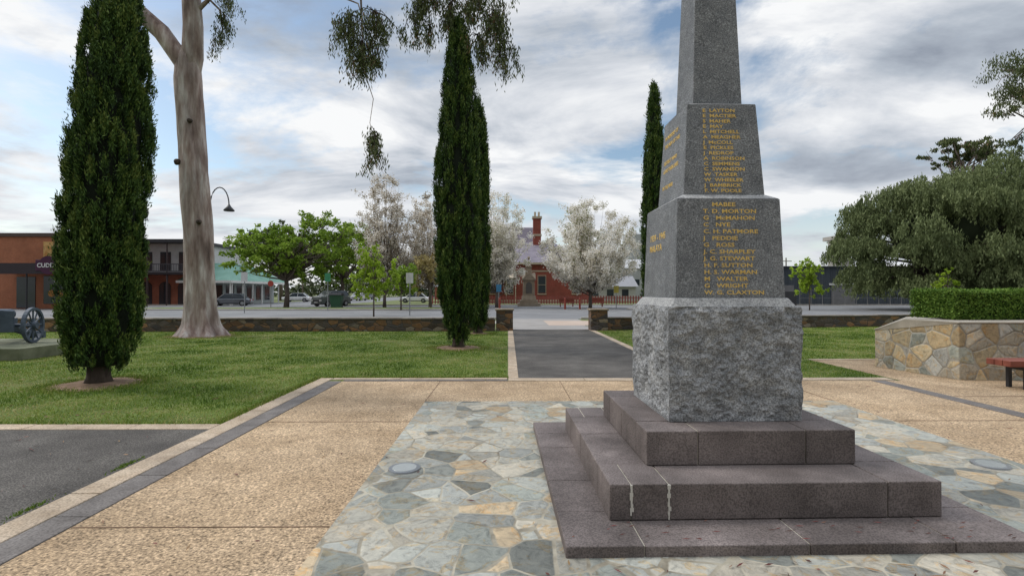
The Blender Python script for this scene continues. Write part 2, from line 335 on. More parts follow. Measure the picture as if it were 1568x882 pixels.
def face_lines(prefix,lines,w0,w1,z0,z1,ztop,zbot,x,size,side='front',sx=1.25):
    n=len(lines); tilt=math.atan((w0-w1)/2/(z1-z0))
    for i,s in enumerate(lines):
        z=ztop-(ztop-zbot)*i/(n-1) if n>1 else ztop
        hw=(w0+(w1-w0)*(z-z0)/(z1-z0))/2+.001
        if side=='front': text(prefix+'_%d'%i,s,(x,-hw,z),(rad(90)-tilt,0,0),size,wm,gold,sx)
        else: text(prefix+'_%d'%i,s,(-hw,-x,z),(rad(90)-tilt,0,rad(-90)),size,wm,gold,sx)
face_lines('lower_names',lo,.925,.868,1.598,2.43,2.365,1.63,-.22,.047,sx=1.42)
face_lines('upper_names',up,.70,.60,2.474,3.27,3.20,2.50,-.17,.041,sx=1.38)
face_lines('side_inscription',["1939 - 1945","MALAYA"],.925,.868,1.598,2.43,2.13,2.03,-.3,.085,'side',1.1)
face_lines('side_names',["IN MEMORY OF","THE MEN OF THIS","","DISTRICT WHO","GAVE THEIR LIVES","","IN THE WAR"],.70,.60,2.474,3.27,3.10,2.62,-.24,.05,'side',1)
# ------------------------------------------------------------ low stone wall + pillars
cope=M('wall_coping',[(.3,(.13,.11,.1)),(.7,(.3,.26,.22))],1.5,.9,.4,20,.02)
def stone_wall(x0,x1,y0,y1,h):
    e=empty('stone_wall',(x0,y0,0)); b=MB(); t=.35; L=x1-x0
    b.prism([(0,0),(L,y1-y0),(L,y1-y0+t),(0,t)],0,h); b.build('body',wallstone,e,bevel=.02)
    c=MB(); dy=(y1-y0)/L; x=0
    while x<L-.1:
        xe=min(L,x+random.uniform(.5,.9)); hh=h+.001; c.prism([(x+.008,x*dy-.03),(xe-.008,xe*dy-.03),(xe-.008,xe*dy+t+.03),(x+.008,x*dy+t+.03)],hh,hh+.06+random.uniform(-.01,.01)); x=xe
    c.build('coping',cope,e,bevel=.01)
stone_wall(-40,-.55,20.9,21.6,.5); stone_wall(4.25,34,22.0,27,.5)
for x in (-.15,3.88):
    e=empty('stone_gate_pillar',(x,22.1,0)); b=MB(); b.box(-.36,.36,-.36,.36,0,.85); b.build('shaft',wallstone,e,bevel=.02)
    b=MB(); b.box(-.4,.4,-.4,.4,.851,.93); b.build('capstone',M('capstone',[(.3,(.22,.17,.12)),(.7,(.36,.3,.23))],3,.9,.4,20,.02),e,bevel=.015)
# ------------------------------------------------------------ planter, hedge, bench
A=(8.1,11.25);K=(8.23,10.55);B=(8.42,9.5);Cc=(14,9.15);D=(15,14.7);E=(11.5,14.7)
e=empty('stone_planter'); b=MB(); b.prism([A,K,B,Cc,D,E],0,1,0,[.8,1.05,1.06,1.08,1.0,.9]); b.build('wall',planterstone,e,bevel=.015)
def off(p,k): cx,cy=11.3,11.6; v=Vector((p[0]-cx,p[1]-cy)); v*=1+k/v.length; return (cx+v.x,cy+v.y)
b=MB(); P_=[A,K,B,Cc,D,E]; T=[.8,1.05,1.06,1.08,1.0,.9]; O=[off(p,.02) for p in P_]; n=6
b.add([(x,y,t+.002) for (x,y),t in zip(O,T)]+[(x,y,t+.03) for (x,y),t in zip(O,T)],[tuple(range(n-1,-1,-1)),tuple(range(n,2*n))]+[(i,(i+1)%n,n+(i+1)%n,n+i) for i in range(n)])
b.build('coping',M('planter_coping',[(.3,(.3,.27,.22)),(.7,(.46,.41,.34))],4,.9,.5,25,.015),e,bevel=.01)
def hedge(x0,x1,y0,y1,z0,z1,n):
    e=empty('hedge',((x0+x1)/2,(y0+y1)/2,z0)); w,d,h=(x1-x0)/2,(y1-y0)/2,z1-z0
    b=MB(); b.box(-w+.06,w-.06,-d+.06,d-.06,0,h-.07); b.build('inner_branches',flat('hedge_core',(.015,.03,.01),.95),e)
    rng=np.random.default_rng(8); P=rng.uniform([-w,-d,0],[w,d,h],(n,3)); f=rng.choice(4,n,p=[.45,.15,.3,.1]); jit=np.abs(rng.normal(0,.035,n))
    P[f==0,1]=-d+jit[f==0]; P[f==1,0]=-w+jit[f==1]; P[f==2,2]=h-jit[f==2]; P[f==3,1]=d-jit[f==3]
    P[:,2]+=.02*np.sin(P[:,0]*5)+.012*np.sin(P[:,0]*13); P+=rng.normal(0,.016,P.shape)
    quads('foliage',leafquads(P,.045,.028,rng=rng),leafmat('hedge_leaf',[(0,(.05,.11,.018)),(.5,(.13,.23,.035)),(1,(.24,.36,.07))],.25),rng.random(n),e)
hedge(8.85,13.5,10.1,11.2,1.1,1.68,32000)
e=empty('park_bench',(8.35,8.45,0)); redw=M('red_timber',[(.3,(.16,.045,.03)),(.7,(.28,.085,.055))],5,.6,.2,40,.004,stretch=(.3,1,1))
b=MB()
for k in range(3): b.box(0,2.4,k*.15,k*.15+.14,.40,.50)
b.build('seat',redw,e,bevel=.008); b=MB()
for x in (.3,2.05): b.box(x,x+.06,.04,.1,.008,.399); b.box(x,x+.06,.34,.40,.008,.399); b.box(x,x+.06,.101,.339,.33,.398)
b.build('legs',dark,e,bevel=.005)
# ------------------------------------------------------------ trees
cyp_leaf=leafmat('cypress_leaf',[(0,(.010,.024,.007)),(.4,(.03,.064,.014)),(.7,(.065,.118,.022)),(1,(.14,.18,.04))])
def cypress(x,y,h,rmax,seed,n,lean=0,base=.35,tr=.16,prof=None,ls=.07,cs=1.0):
    e=empty('cypress_tree',(x,y,0)); rng=np.random.default_rng(seed)
    def R(t):
        t=np.asarray(t,float)
        return rmax*np.interp(t,[0,.05,.15,.35,.55,.75,.9,.97,1],prof or [.45,.75,.92,1,.97,.82,.55,.3,.08])
    H=h-base
    b=MB(); pts=[];rs=[]
    for k in range(25):
        t=k/24; pts.append((lean*t*h,0,base+H*t*.99)); rs.append(max(.02,float(R(t))*.72))
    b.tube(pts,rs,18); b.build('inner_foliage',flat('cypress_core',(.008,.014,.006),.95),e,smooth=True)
    b=MB(); b.tube([(-.0,0,-.05),(0,0,.15),(0,0,base+.5)],[tr*1.5,tr*1.05,tr*.9],12); b.build('trunk',bark_dark,e,smooth=True)
    nc=int(H*rmax*210/cs); per=n//nc
    t=rng.random(nc*3); t=t[rng.random(nc*3)<(R(t)/rmax*.85+.15)][:nc]; nc=len(t); a=rng.uniform(0,2*np.pi,nc)
    r=R(t)*(.88+.11*np.clip(rng.normal(size=nc),-1.2,1.2)+.05*np.sin(a*3+t*9))
    c=np.stack([r*np.cos(a)+lean*t*h,r*np.sin(a),base+H*t],1)
    loc=rng.normal(size=(nc*per,3)); sz=np.repeat(rng.uniform(.55,1.3,nc),per)[:,None]
    P=np.repeat(c,per,0)+loc*np.array([.03,.03,.09])*cs*sz
    out=np.repeat(np.stack([np.cos(a),np.sin(a),0*a],1),per,0)
    d=unit(rng.normal(size=P.shape)*.42+np.array([0,0,1])+out*.4); s=unit(np.cross(d,rng.normal(size=P.shape)))
    L=(ls*rng.uniform(.6,1.4,len(P)))[:,None]; Wd=L*.25
    V=np.stack([P-d*L/2,P+s*Wd/2,P+d*L/2,P-s*Wd/2],1)
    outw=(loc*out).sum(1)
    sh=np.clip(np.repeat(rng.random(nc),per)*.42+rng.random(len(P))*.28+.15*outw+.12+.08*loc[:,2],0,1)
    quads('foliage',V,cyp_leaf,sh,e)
    soil_ring(x,y,rmax*1.0+.1)
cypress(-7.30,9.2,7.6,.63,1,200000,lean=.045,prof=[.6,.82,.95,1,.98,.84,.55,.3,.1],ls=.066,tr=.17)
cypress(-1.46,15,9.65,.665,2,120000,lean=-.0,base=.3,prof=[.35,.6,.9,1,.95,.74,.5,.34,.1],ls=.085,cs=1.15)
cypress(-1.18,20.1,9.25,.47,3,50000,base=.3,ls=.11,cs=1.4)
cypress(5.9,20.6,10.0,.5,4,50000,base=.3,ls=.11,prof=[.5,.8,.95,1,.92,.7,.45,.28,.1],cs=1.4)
def bez(p0,p1,p2,n):
    p0,p1,p2=map(Vector,(p0,p1,p2)); return [p0*(1-t)**2+p1*2*t*(1-t)+p2*t*t for t in [i/n for i in range(n+1)]]
def wig(pts,a,rng):
    return [pts[0]]+[p+Vector(rng.normal(0,a,3)) for p in pts[1:]]
def clump_tree(name,x,y,trunk_pts,trunk_r,clumps,per,L,Wd,lm,bm,mode='rand',seed=0,aniso=(1,1,1),limb_r=.12,jit=.5):
    rng=np.random.default_rng(seed); e=empty(name,(x,y,0)); b=MB(); tp=[Vector(p) for p in trunk_pts]
    b.tube(tp,trunk_r,12)
    for c in clumps:
        k=rng.integers(len(tp)//2,len(tp)); s=tp[k]; c3=Vector(c[:3]); mid=(s+c3)/2; mid.z=max(mid.z,s.z)+.15*(c3-s).length*rng.uniform(-.3,1)*.5
        pts=wig(bez(s,mid,c3,6),.03*(c3-s).length*.6,rng); r0=min(limb_r,trunk_r[k]*.8); b.tube(pts,[r0*(1-.85*i/6) for i in range(7)],6)
        for q in range(3):
            dd=Vector(rng.normal(0,1,3)).normalized()*c[3]*.8; b.tube([c3-(c3-pts[4])*.4,c3+dd*.5,c3+dd],[r0*.25,r0*.15,.01],4)
    b.build('trunk_and_limbs',bm,e,smooth=True)
    P=[];S=[]
    for c in clumps:
        n=int(per*rng.uniform(.6,1.3)*(c[3]**2)); sub=max(3,n//45); sc=rng.normal(size=(sub,3)); sc=unit(sc)*(rng.random((sub,1))**.4)*c[3]*np.array(aniso)+np.array(c[:3])
        q=sc[rng.integers(0,sub,n)]+rng.normal(size=(n,3))*c[3]*.17*np.array(aniso); P.append(q); S.append(np.clip(rng.random()*.35+rng.random(n)*.65,0,1))
    P=np.concatenate(P); quads('foliage',leafquads(P,L,Wd,mode,rng),lm,np.concatenate(S),e); return e
def ell(cx,cy,cz,rx,ry,rz,n,r,seed,zmin=None,bias=.45):
    rng=np.random.default_rng(seed); out=[]
    while len(out)<n:
        d=unit(rng.normal(size=(1,3)))[0]*(rng.random()**bias); p=(cx+d[0]*rx,cy+d[1]*ry,cz+d[2]*rz)
        if zmin and p[2]<zmin: continue
        out.append((*p,r*rng.uniform(.7,1.35)))
    return out
gumleaf=leafmat('gum_leaf',[(0,(.035,.045,.018)),(.5,(.09,.115,.04)),(.8,(.16,.19,.075)),(.9,(.22,.14,.08)),(1,(.3,.17,.1))],.2)
# main gum
e=empty('gum_tree',(-11.4,19.2,0)); b=MB()
tp=[(0,0,-.1),(0,0,.12),(-.02,0,.4),(-.05,0,1.1),(-.12,0,2.4),(-.2,0,4),(-.28,0,5.4),(-.4,0,7),(-.5,0,8.5),(-.58,0,9.6),(-.6,0,10.3),(-.55,0,10.9)]
tr=[.92,.78,.62,.54,.51,.5,.49,.46,.45,.47,.42,.2]
zz=np.linspace(-.1,10.9,80); seg=40; vs=[];fs=[]
for i,z in enumerate(zz):
    px=float(np.interp(z,[p[2] for p in tp],[p[0] for p in tp])); r=float(np.interp(z,[p[2] for p in tp],tr))
    for k in range(seg):
        a=2*math.pi*k/seg; fl=max(0,1-z/1.1)
        rr=r*(1+(.03+.16*fl)*math.sin(a*6+.4*z)+.11*noise.noise(Vector((math.cos(a)*1.3,math.sin(a)*1.3,z*.45)))+.07*noise.noise(Vector((math.cos(a)*4,math.sin(a)*4,z*.8))))
        vs.append((px+rr*math.cos(a),rr*math.sin(a),z))
for i in range(len(zz)-1):
    for k in range(seg): fs.append((i*seg+k,i*seg+(k+1)%seg,(i+1)*seg+(k+1)%seg,(i+1)*seg+k))
b.add(vs,fs)
b.build('trunk',bark_gum,e,smooth=True)
b=MB()
for (px,pz,r_) in [(.3,4.2,.06),(-.5,6.4,.08),(-.05,7.9,.06)]: b.tube([(px-.2,-.40,pz),(px-.2,-.5,pz+.02)],[r_*1.6,r_],12)
b.build('branch_scars',bark_dark,e,smooth=True)
b=MB()
b.tube([(-.6,0,9.2),(-.75,0,10.2),(-1.5,-.1,11.3),(-2.6,-.2,12.3),(-3.6,0,13.6),(-4.4,0,16)],[.25,.33,.31,.28,.24,.18],16)
b.tube([(-.55,0,9.2),(-.42,0,10.4),(-.4,0,11.6),(-.5,0,13),(-.2,-.2,15),(.3,-.4,17)],[.3,.37,.34,.31,.28,.18],16)
b.tube([(-.4,0,13),(1.5,-1,14.3),(4,-2.4,14),(6.6,-3.8,12.6),(7.0,-4.1,11.3),(7.1,-4.2,9.8)],[.22,.18,.14,.1,.05,.025],9)
b.tube([(4,-2.4,14),(7,-3.4,14.2),(9.2,-4,13),(10.2,-4.2,11.2),(10.6,-4.2,10)],[.12,.1,.07,.04,.02],8)
b.tube([(-.45,0,12),(.2,0,12.6),(.6,0,12.2),(.7,0,11.4)],[.12,.07,.04,.015],7)
b.tube([(6.6,-4.1,12.0),(6.2,-4.2,10.9),(6.5,-4.2,10.3),(7.0,-4.2,10.1),(7.2,-4.2,9.4)],[.05,.04,.03,.022,.015],6)
b.tube([(8.2,-4.0,12.4),(8.6,-4.2,11.2),(8.9,-4.2,10.6),(9.6,-4.2,10.4),(10.2,-4.2,10.9),(11,-4.2,10.2)],[.06,.045,.035,.03,.022,.015],6)
b.tube([(7.1,-4.2,9.8),(7.15,-4.2,8.2),(7.45,-4.2,7.3),(7.35,-4.2,6.6),(7.5,-4.2,5.9)],[.02,.018,.012,.01,.008],5)
def strands(clusters,seed,e,name='hanging_foliage'):
    rng=np.random.default_rng(seed); P=[];S=[]; bb=MB()
    for cx,cy,cz,rx,rz,n in clusters:
        for s in range(n):
            o=np.array([cx,cy,cz])+np.array([rng.normal(0,rx*.5),rng.normal(0,rx*.45),rng.uniform(-.1,rz*.8)])
            l=rng.uniform(.35,.95)*rz; dx,dy=rng.normal(0,.35,2)
            m=int(46*l)+24; t=rng.random(m); c=o+np.stack([dx*t*l,dy*t*l,-t*l*(.4+.6*t)],1)+rng.normal(0,.075,(m,3)); P.append(c); S.append(np.clip(rng.random()*.5+rng.random(m)*.55,0,1))
            hook=Vector((cx,cy,cz+rz*.85)); bb.tube([hook,(hook+Vector(o))/2+Vector((0,0,.12)),Vector(o),Vector((o[0]+dx*l,o[1]+dy*l,o[2]-l*.9))],[.014,.011,.008,.003],4)
    P=np.concatenate(P); quads(name,leafquads(P,.14,.034,'droop',rng),gumleaf,np.concatenate(S),e); bb.build(name+'_twigs',bark_dark,e)
strands([(6.75,-4.2,9.1,.5,.8,30),(7.45,-4.2,9.3,.5,.7,28),(7.1,-4.2,8.3,.42,.8,28),(7.4,-4.2,8.6,.3,.6,12),(7.45,-4.2,6.0,.1,.5,4),(7.5,-4.2,5.6,.2,.8,16),
 (8.75,-4.2,9.9,.4,.6,20),(9.3,-4.2,10.3,.42,.6,22),(9.75,-4.2,9.6,.42,.7,24),(10.5,-4.2,9.9,.42,.8,28),(11.05,-4.2,9.2,.4,.8,28),(11.3,-4.2,8.4,.3,.7,18),(10.5,-4.2,8.7,.35,.6,18),(8.6,-4.2,9.3,.26,.6,12),(11.2,-4.2,9.9,.3,.5,10),(9.1,-4.2,9.1,.2,.5,8),
 (.75,0,11.3,.35,.9,14),(.9,0,12.4,.5,.9,16),(.4,0,10.7,.15,.5,4)],5,e)
b.build('limbs',bark_gum,e,smooth=True)
cl=ell(-1,0,18,7,6,2.5,40,1.1,3); P=np.concatenate([np.array(c[:3])+np.random.default_rng(int(k)).normal(size=(300,3))*c[3]*.5 for k,c in enumerate(cl)])
quads('crown',leafquads(P,.25,.07,'droop'),gumleaf,RNG.random(len(P)),e)
soil_ring(-11.4,19.2,1.15)
clump_tree('gum_tree',31.7,26,[(0,0,0),(0,0,3),(-.3,0,6),(-.6,0,9),(-1,0,12)],[.5,.42,.38,.3,.2],
  ell(-1.3,0,11.6,4.6,3.6,4.0,66,.85,5),1100,.19,.055,gumleaf,bark_gum,'droop',6,(1,1,.8))
clump_tree('gum_tree',57.5,64,[(0,0,0),(0,0,8),(0,0,13),(0,0,17)],[.6,.5,.35,.2],
  ell(0,0,19.0,4.2,3,2.4,26,1.0,7),200,.4,.16,gumleaf,bark_gum,'droop',8,(1,1,.6))
green=leafmat('plane_leaf',[(0,(.1,.17,.02)),(.5,(.22,.34,.04)),(1,(.38,.5,.08))],.35)
sap=leafmat('sapling_leaf',[(0,(.15,.25,.02)),(.5,(.32,.46,.035)),(1,(.5,.62,.1))],.35)
pep=leafmat('pepper_leaf',[(0,(.07,.095,.04)),(.5,(.15,.185,.075)),(1,(.26,.3,.14))],.2)
far=leafmat('far_leaf',[(0,(.03,.045,.02)),(.5,(.07,.09,.035)),(1,(.12,.14,.06))])
clump_tree('street_tree',-23.3,54,[(0,0,0),(.1,0,1.5),(0,0,2.8),(.2,0,4.5)],[.3,.22,.2,.12],
  ell(-2.0,0,5.9,4.6,3.5,2.9,54,1.05,11,2.6)+ell(3,0,6.4,4.8,3.5,3.4,60,1.05,12,2.8),130,.34,.22,green,bark_grey,seed=13,aniso=(1.1,1,.7))
clump_tree('street_tree',-20,62,[(0,0,0),(0,0,3),(0,0,5)],[.25,.2,.12],ell(0,0,6.4,4.8,3,3.8,54,1.1,15,2.5),120,.34,.22,green,bark_grey,seed=14,aniso=(1.1,1,.7))
clump_tree('sapling_tree',-8.9,34,[(0,0,0),(0,0,1.2),(.05,0,2.4),(0,0,4)],[.06,.05,.04,.02],
  ell(0,0,2.8,1.6,1.2,2.0,60,.38,16,.8),520,.17,.12,sap,bark_grey,seed=17,limb_r=.03)
clump_tree('sapling_tree',27.2,46,[(0,0,0),(0,0,1.2),(.05,0,2.4),(0,0,3.6)],[.06,.05,.04,.02],
  ell(0,0,2.9,1.5,1.2,1.9,44,.4,18,.8),400,.2,.14,sap,bark_grey,seed=19,limb_r=.03)
clump_tree('sapling_tree',34.5,40,[(0,0,0),(0,0,1.2),(.05,0,2.2)],[.06,.05,.04],
  ell(0,0,2.2,.8,.8,1.2,18,.32,20,.8),400,.2,.14,sap,bark_grey,seed=21,limb_r=.03)
clump_tree('sapling_tree',-9.6,46,[(0,0,0),(0,0,1.5),(.05,0,2.8)],[.08,.06,.04],
  ell(0,0,2.8,1.6,1.4,1.6,34,.5,22,.8),300,.22,.15,green,bark_grey,seed=23,limb_r=.04)
# blossom pears
blos=leafmat('blossom',[(0,(.25,.28,.1)),(.1,(.55,.52,.38)),(.25,(.82,.78,.7)),(1,(.93,.9,.85))],.45)
blos2=leafmat('blossom_mixed',[(0,(.2,.16,.1)),(.2,(.46,.38,.27)),(.4,(.72,.66,.57)),(1,(.88,.85,.8))],.45)
def blossom(x,y,h,rx,seed,lm,nlimb=46,dens=70,z0=1.5,ls=.17,z1=.3):
    rng=np.random.default_rng(seed); e=empty('blossom_tree',(x,y,0)); b=MB(); b.tube([(0,0,0),(0,0,z0*.6),(.05,0,z0+.5),(0,0,h*.55)],[.2,.16,.14,.06],10)
    P=[];S=[]
    for i in range(nlimb):
        u=rng.random(); a=rng.uniform(0,6.28); zz=h*(z1+(1-z1)*u); rr=rx*math.sqrt(max(.02,1-((u-.3)/.72)**2))*rng.uniform(.4,1)
        end=Vector((math.cos(a)*rr,math.sin(a)*rr*.9,zz)); s=Vector((0,0,z0*.8+rng.uniform(0,h*.25))); 
        if s.z>end.z-.3: s.z=max(z0*.7,end.z-.8)
        mid=Vector((end.x*.75,end.y*.75,s.z+(end.z-s.z)*.35)); pts=wig(bez(s,mid,end,7),.08,rng); b.tube(pts,[.05*(1-.88*k/7) for k in range(8)],5)
        tone=rng.uniform(-.12,.12)
        for q in range(9):
            k=rng.integers(2,8); p=pts[k]; d=Vector((rng.normal(0,.55),rng.normal(0,.55),rng.uniform(.1,1)))*rng.uniform(.4,1.0)
            b.tube([p,p+d*.5+Vector(rng.normal(0,.06,3)),p+d],[.015,.01,.005],4)
            t=rng.random(dens)**.8; P.append(np.array(p)+np.array(d)*t[:,None]+rng.normal(0,.17,(dens,3))); S.append(np.clip(rng.random(dens)+tone,0,1))
    b.build('trunk_and_limbs',bark_grey,e,smooth=True); P=np.concatenate(P); quads('blossom_foliage',leafquads(P,ls,ls*.85,rng=rng),lm,np.concatenate(S),e)
blossom(8.2,51,10.3,5.1,31,blos,100,72)
blossom(-13,54,13.6,3.9,32,blos2,70,38)
blossom(-8.5,56,11.8,4.0,33,blos2,64,44)
blossom(-1.2,54,11.6,4.2,34,blos,70,52)
blossom(-5.0,60,11,3.6,36,blos2,52,40)
orange=leafmat('copper_leaf',[(0,(.17,.12,.04)),(.5,(.34,.27,.1)),(1,(.55,.48,.25))],.25)
clump_tree('street_tree',-7.6,50,[(0,0,0),(0,0,2),(0,0,3.5)],[.12,.1,.06],ell(0,0,4,2.3,2,2.2,40,.65,37,1.6),160,.24,.15,orange,bark_grey,seed=38,limb_r=.05)
# peppercorn (weeping) trees
def weeping(x,y,rx,ry,h,seed,n=1000):
    rng=np.random.default_rng(seed); e=empty('peppercorn_tree',(x,y,0)); b=MB()
    b.tube([(0,0,0),(.1,0,1.5),(-.2,0,3.5),(0,0,6)],[.6,.5,.42,.3],12); b.tube([(-1.2,.4,0),(-1.6,.4,2),(-2.4,.4,5)],[.35,.3,.2],10)
    domes=[]; ND=120
    for i in range(ND):
        d=unit(rng.normal(size=(1,3)))[0]; d[2]=d[2] if d[2]>-.55 else -d[2]; q=rng.uniform(.66,.97)
        px,py,pz=d[0]*rx*q,d[1]*ry*q,h*.42+d[2]*h*.54*q
        domes.append((px,py,max(pz,2.6),rng.uniform(.8,1.9))); b.tube(bez((0,0,4),(px*.5,py*.5,max(pz*.9,3)),(px,py,max(pz,2.6)),6),[.22,.2,.16,.12,.09,.06,.03],5)
    b.build('trunk_and_limbs',bark_dark,e,smooth=True)
    core=MB(); core.tube([(0,0,4),(0,0,5.5),(0,0,h*.5),(0,0,h*.65),(0,0,h*.78)],[rx*.1,rx*.4,rx*.45,rx*.3,rx*.05],16)
    core.build('inner_foliage',flat('pepper_core',(.03,.04,.018),.95),e,smooth=True)
    P=[];S=[]
    for px,py,pz,r in domes:
        tone=rng.random()*.4
        for s in range(int(n/ND*r)):
            d=unit(rng.normal(size=(1,3)))[0]; d[2]=abs(d[2])*.8; o=np.array([px,py,pz-r*.4])+d*r*np.array([1,1,.9]); l=rng.uniform(.5,1.6)
            l=min(l,max(.3,o[2]-1.2)); m=int(22*l)+4; t=rng.random(m); c=o+np.stack([d[0]*.35*t*l,d[1]*.35*t*l,-l*t],1)+rng.normal(0,.13,(m,3)); P.append(c); S.append(np.clip(tone+rng.random(m)*.5+.2*(1-t),0,1))
    P=np.concatenate(P); quads('foliage',leafquads(P,.32,.11,'droop',rng),pep,np.concatenate(S),e)
weeping(39.5,46,9.0,7,13.6,41,3600); weeping(48.5,47,9.5,7,15.8,42,3400)
# distant trees
rng=np.random.default_rng(9); P=[]
for i in range(420):
    x=rng.uniform(-190,210); y=rng.uniform(165,185); hh=rng.uniform(3,8)+2.5*math.sin(x*.09); m=70
    P.append(np.array([x,y,hh*.5])+rng.normal(size=(m,3))*np.array([2.4,2,hh*.28]))
P=np.concatenate(P); quads('distant_tree_row',leafquads(P,1.1,.8,rng=rng),far,rng.random(len(P)))
clump_tree('street_tree',-42,95,[(0,0,0),(0,0,4),(0,0,7)],[.4,.3,.2],ell(0,0,10,6,4,3.6,40,1.6,51,5),50,.6,.35,far,bark_grey,seed=52)
clump_tree('street_tree',-87,75,[(0,0,0),(0,0,4),(0,0,8)],[.4,.3,.2],ell(0,0,10.5,5,4,3,36,1.4,53,5),60,.5,.3,far,bark_grey,seed=54)
# ------------------------------------------------------------ roads
sheet('footpath',-60,60,23.0+3.6,29.2,.006,conc) 
sheet('road',-140,140,31,62,.008,asph_road)
sheet('side_street',-36,-22,62.01,300,.012,asph_road)
sheet('crossing_path',-.2,4.2,22.3,31,.014,M('path_concrete',[(.3,(.26,.24,.22)),(.7,(.34,.32,.3))],.7,.9))
sheet('concrete_apron',2.0,5.2,25,29,.018,M('pink_concrete',[(.3,(.42,.32,.25)),(.7,(.5,.4,.33))],.9,.9))
for x0,x1,y in [(-100,-.4,30.85),(4.4,100,30.85),(-100,-36,62.02),(-21.9,100,62.02)]:
    b=MB(); b.box(x0,x1,y,y+.16,0,.13); b.build('kerb',conc,bevel=.02)
for x in range(-60,80,6): sheet('road_marking',x,x+2.5,40.0,40.12,.014,white)
for x0,x1 in [(-34,-3),(12,24)]:
    b=MB(); b.prism([(x0,46),(x1,46),(x1+1,47.5),(x1,50),(x0,50),(x0-1,47.5)],0,.14); b.build('traffic_island',[conc],bevel=.03)
    sheet('island_grass',x0+.3,x1-.3,46.4,49.6,.146,lawn)
sheet('footpath',-21,60,62.3,66,.02,conc); sheet('footpath',-100,-37,62.3,66,.02,conc)
# ------------------------------------------------------------ buildings
def brickmat(name,c1,c2,sc=5):
    m,nt,b=newmat(name); g=nt.nodes.new('ShaderNodeNewGeometry'); s=nt.nodes.new('ShaderNodeSeparateXYZ'); nt.links.new(g.outputs['Position'],s.inputs[0])
    ad=nt.nodes.new('ShaderNodeMath'); ad.operation='ADD'; nt.links.new(s.outputs[0],ad.inputs[0]); nt.links.new(s.outputs[1],ad.inputs[1])
    c=nt.nodes.new('ShaderNodeCombineXYZ'); nt.links.new(ad.outputs[0],c.inputs[0]); nt.links.new(s.outputs[2],c.inputs[1])
    t=nt.nodes.new('ShaderNodeTexBrick'); t.inputs['Scale'].default_value=sc; t.inputs['Color1'].default_value=(*c1,1); t.inputs['Color2'].default_value=(*c2,1); t.inputs['Mortar'].default_value=(.3,.2,.15,1); t.inputs['Mortar Size'].default_value=.012
    nt.links.new(c.outputs[0],t.inputs['Vector'])
    col=mul(nt,t.outputs['Color'],ramp(nt,tnoise(nt,g.outputs['Position'],.8),[(.3,.75),(.7,1.15)])); nt.links.new(col,b.inputs['Base Color']); b.inputs['Roughness'].default_value=.9; return m
brick=brickmat('red_brick',(.36,.12,.065),(.27,.085,.05)); brick2=brickmat('orange_brick',(.42,.15,.07),(.34,.11,.05)); brick3=brickmat('deep_brick',(.3,.055,.035),(.24,.045,.03))
slateroof=M('slate_roof',[(.3,(.17,.15,.18)),(.7,(.27,.24,.28))],1.2,.7,.3,6,.03,stretch=(1,1,3)); creamp=flat('cream_paint',(.5,.42,.31)); ironroof=M('corrugated_green',[(.3,(.13,.27,.2)),(.7,(.2,.36,.29))],.6,.6)
# brick corner shop
e=empty('brick_shop',(-54,50,0)); b=MB(); b.box(0,13.2,0,5,0,7.0); b.build('walls',brick2,e)
b=MB(); b.box(-.1,13.3,-.12,5.1,7.001,7.35); b.box(-12.1,-.12,.35,12.1,6.301,6.6); b.build('parapet_cap',flat('parapet',(.09,.06,.05)),e)
b=MB(); b.box(-12,-.01,.5,12,0,6.3); b.build('side_wing',brick2,e)
b=MB(); b.box(6.2,13.25,-2.6,-.02,3.6,3.75); b.box(6.2,13.25,-2.72,-2.6,3.3,4.3); b.build('awning',flat('awning_dark',(.035,.025,.03)),e)
b=MB(); b.box(9,12.9,-.06,-.005,.5,3.2); b.box(6.4,8.2,-.06,-.005,0.1,3.1); b.build('shop_windows',glass,e)
b=MB(); b.box(9.0,13.0,-.1,-.01,4.7,6.5); b.build('wall_mural',M('mural',[(.35,(.45,.22,.07)),(.5,(.6,.38,.15)),(.6,(.2,.12,.06))],1.2),e)
b=MB(); b.tube([(11.9,-2.75,4.1),(11.9,-2.85,4.1)],[.85,.85],24); o_=b.build('oval_sign',flat('sign_purple',(.06,.01,.04)),e); 
b=MB(); b.box(10.7,13.1,-2.79,-2.73,3.6,4.6); b.build('sign_board',flat('sign_purple_dark',(.07,.015,.05)),e,bevel=.02)
text('sign_lettering','CUDDY',(11.9,-2.9,3.9),(rad(90),0,0),.55,e,white,1,align='CENTER',off=.01)
text('window_lettering','DINE IN',(10.9,-.08,2.5),(rad(90),0,0),.5,e,white,1,align='CENTER',off=.01)
b=MB(); 
for x in (9.8,10.7,11.6): b.tube([(x,-.07,1.5),(x,-.1,1.5)],[.33,.33],12)
b.build('food_pictures',flat('food_orange',(.6,.25,.06)),e)
b=MB(); 
for x in (6.4,9.7,13.1): b.tube([(x,-2.55,0),(x,-2.55,3.6)],.07,8)
b.build('awning_posts',dark,e)
b=MB(); b.tube([(8.5,4,7.3),(8.5,4,10.5)],.05,6); b.tube([(7.6,4,10),(9.4,4,10)],.03,5); b.tube([(7.8,4,9.6),(9.2,4,9.6)],.03,5); b.build('roof_antenna',chrome,e)
e=empty('two_storey_hotel',(-53.2,62,0)); b=MB(); b.box(0,14.6,1.8,14,0,4.0); b.build('ground_floor',brick,e)
b=MB(); b.box(0,14.6,1.8,14,4.001,7.6); b.build('upper_floor',flat('render_grey',(.6,.6,.6)),e)
b=MB(); b.box(-.3,14.9,-.2,14.3,7.601,8.0); b.box(-.1,14.7,-.1,1.79,3.75,4.05); b.build('roof_and_balcony',dark,e)
b=MB()
for k in range(7): x=.2+k*2.37; b.box(x-.09,x+.09,0,.18,0,3.74); b.box(x-.06,x+.06,0,.12,4.06,7.6)
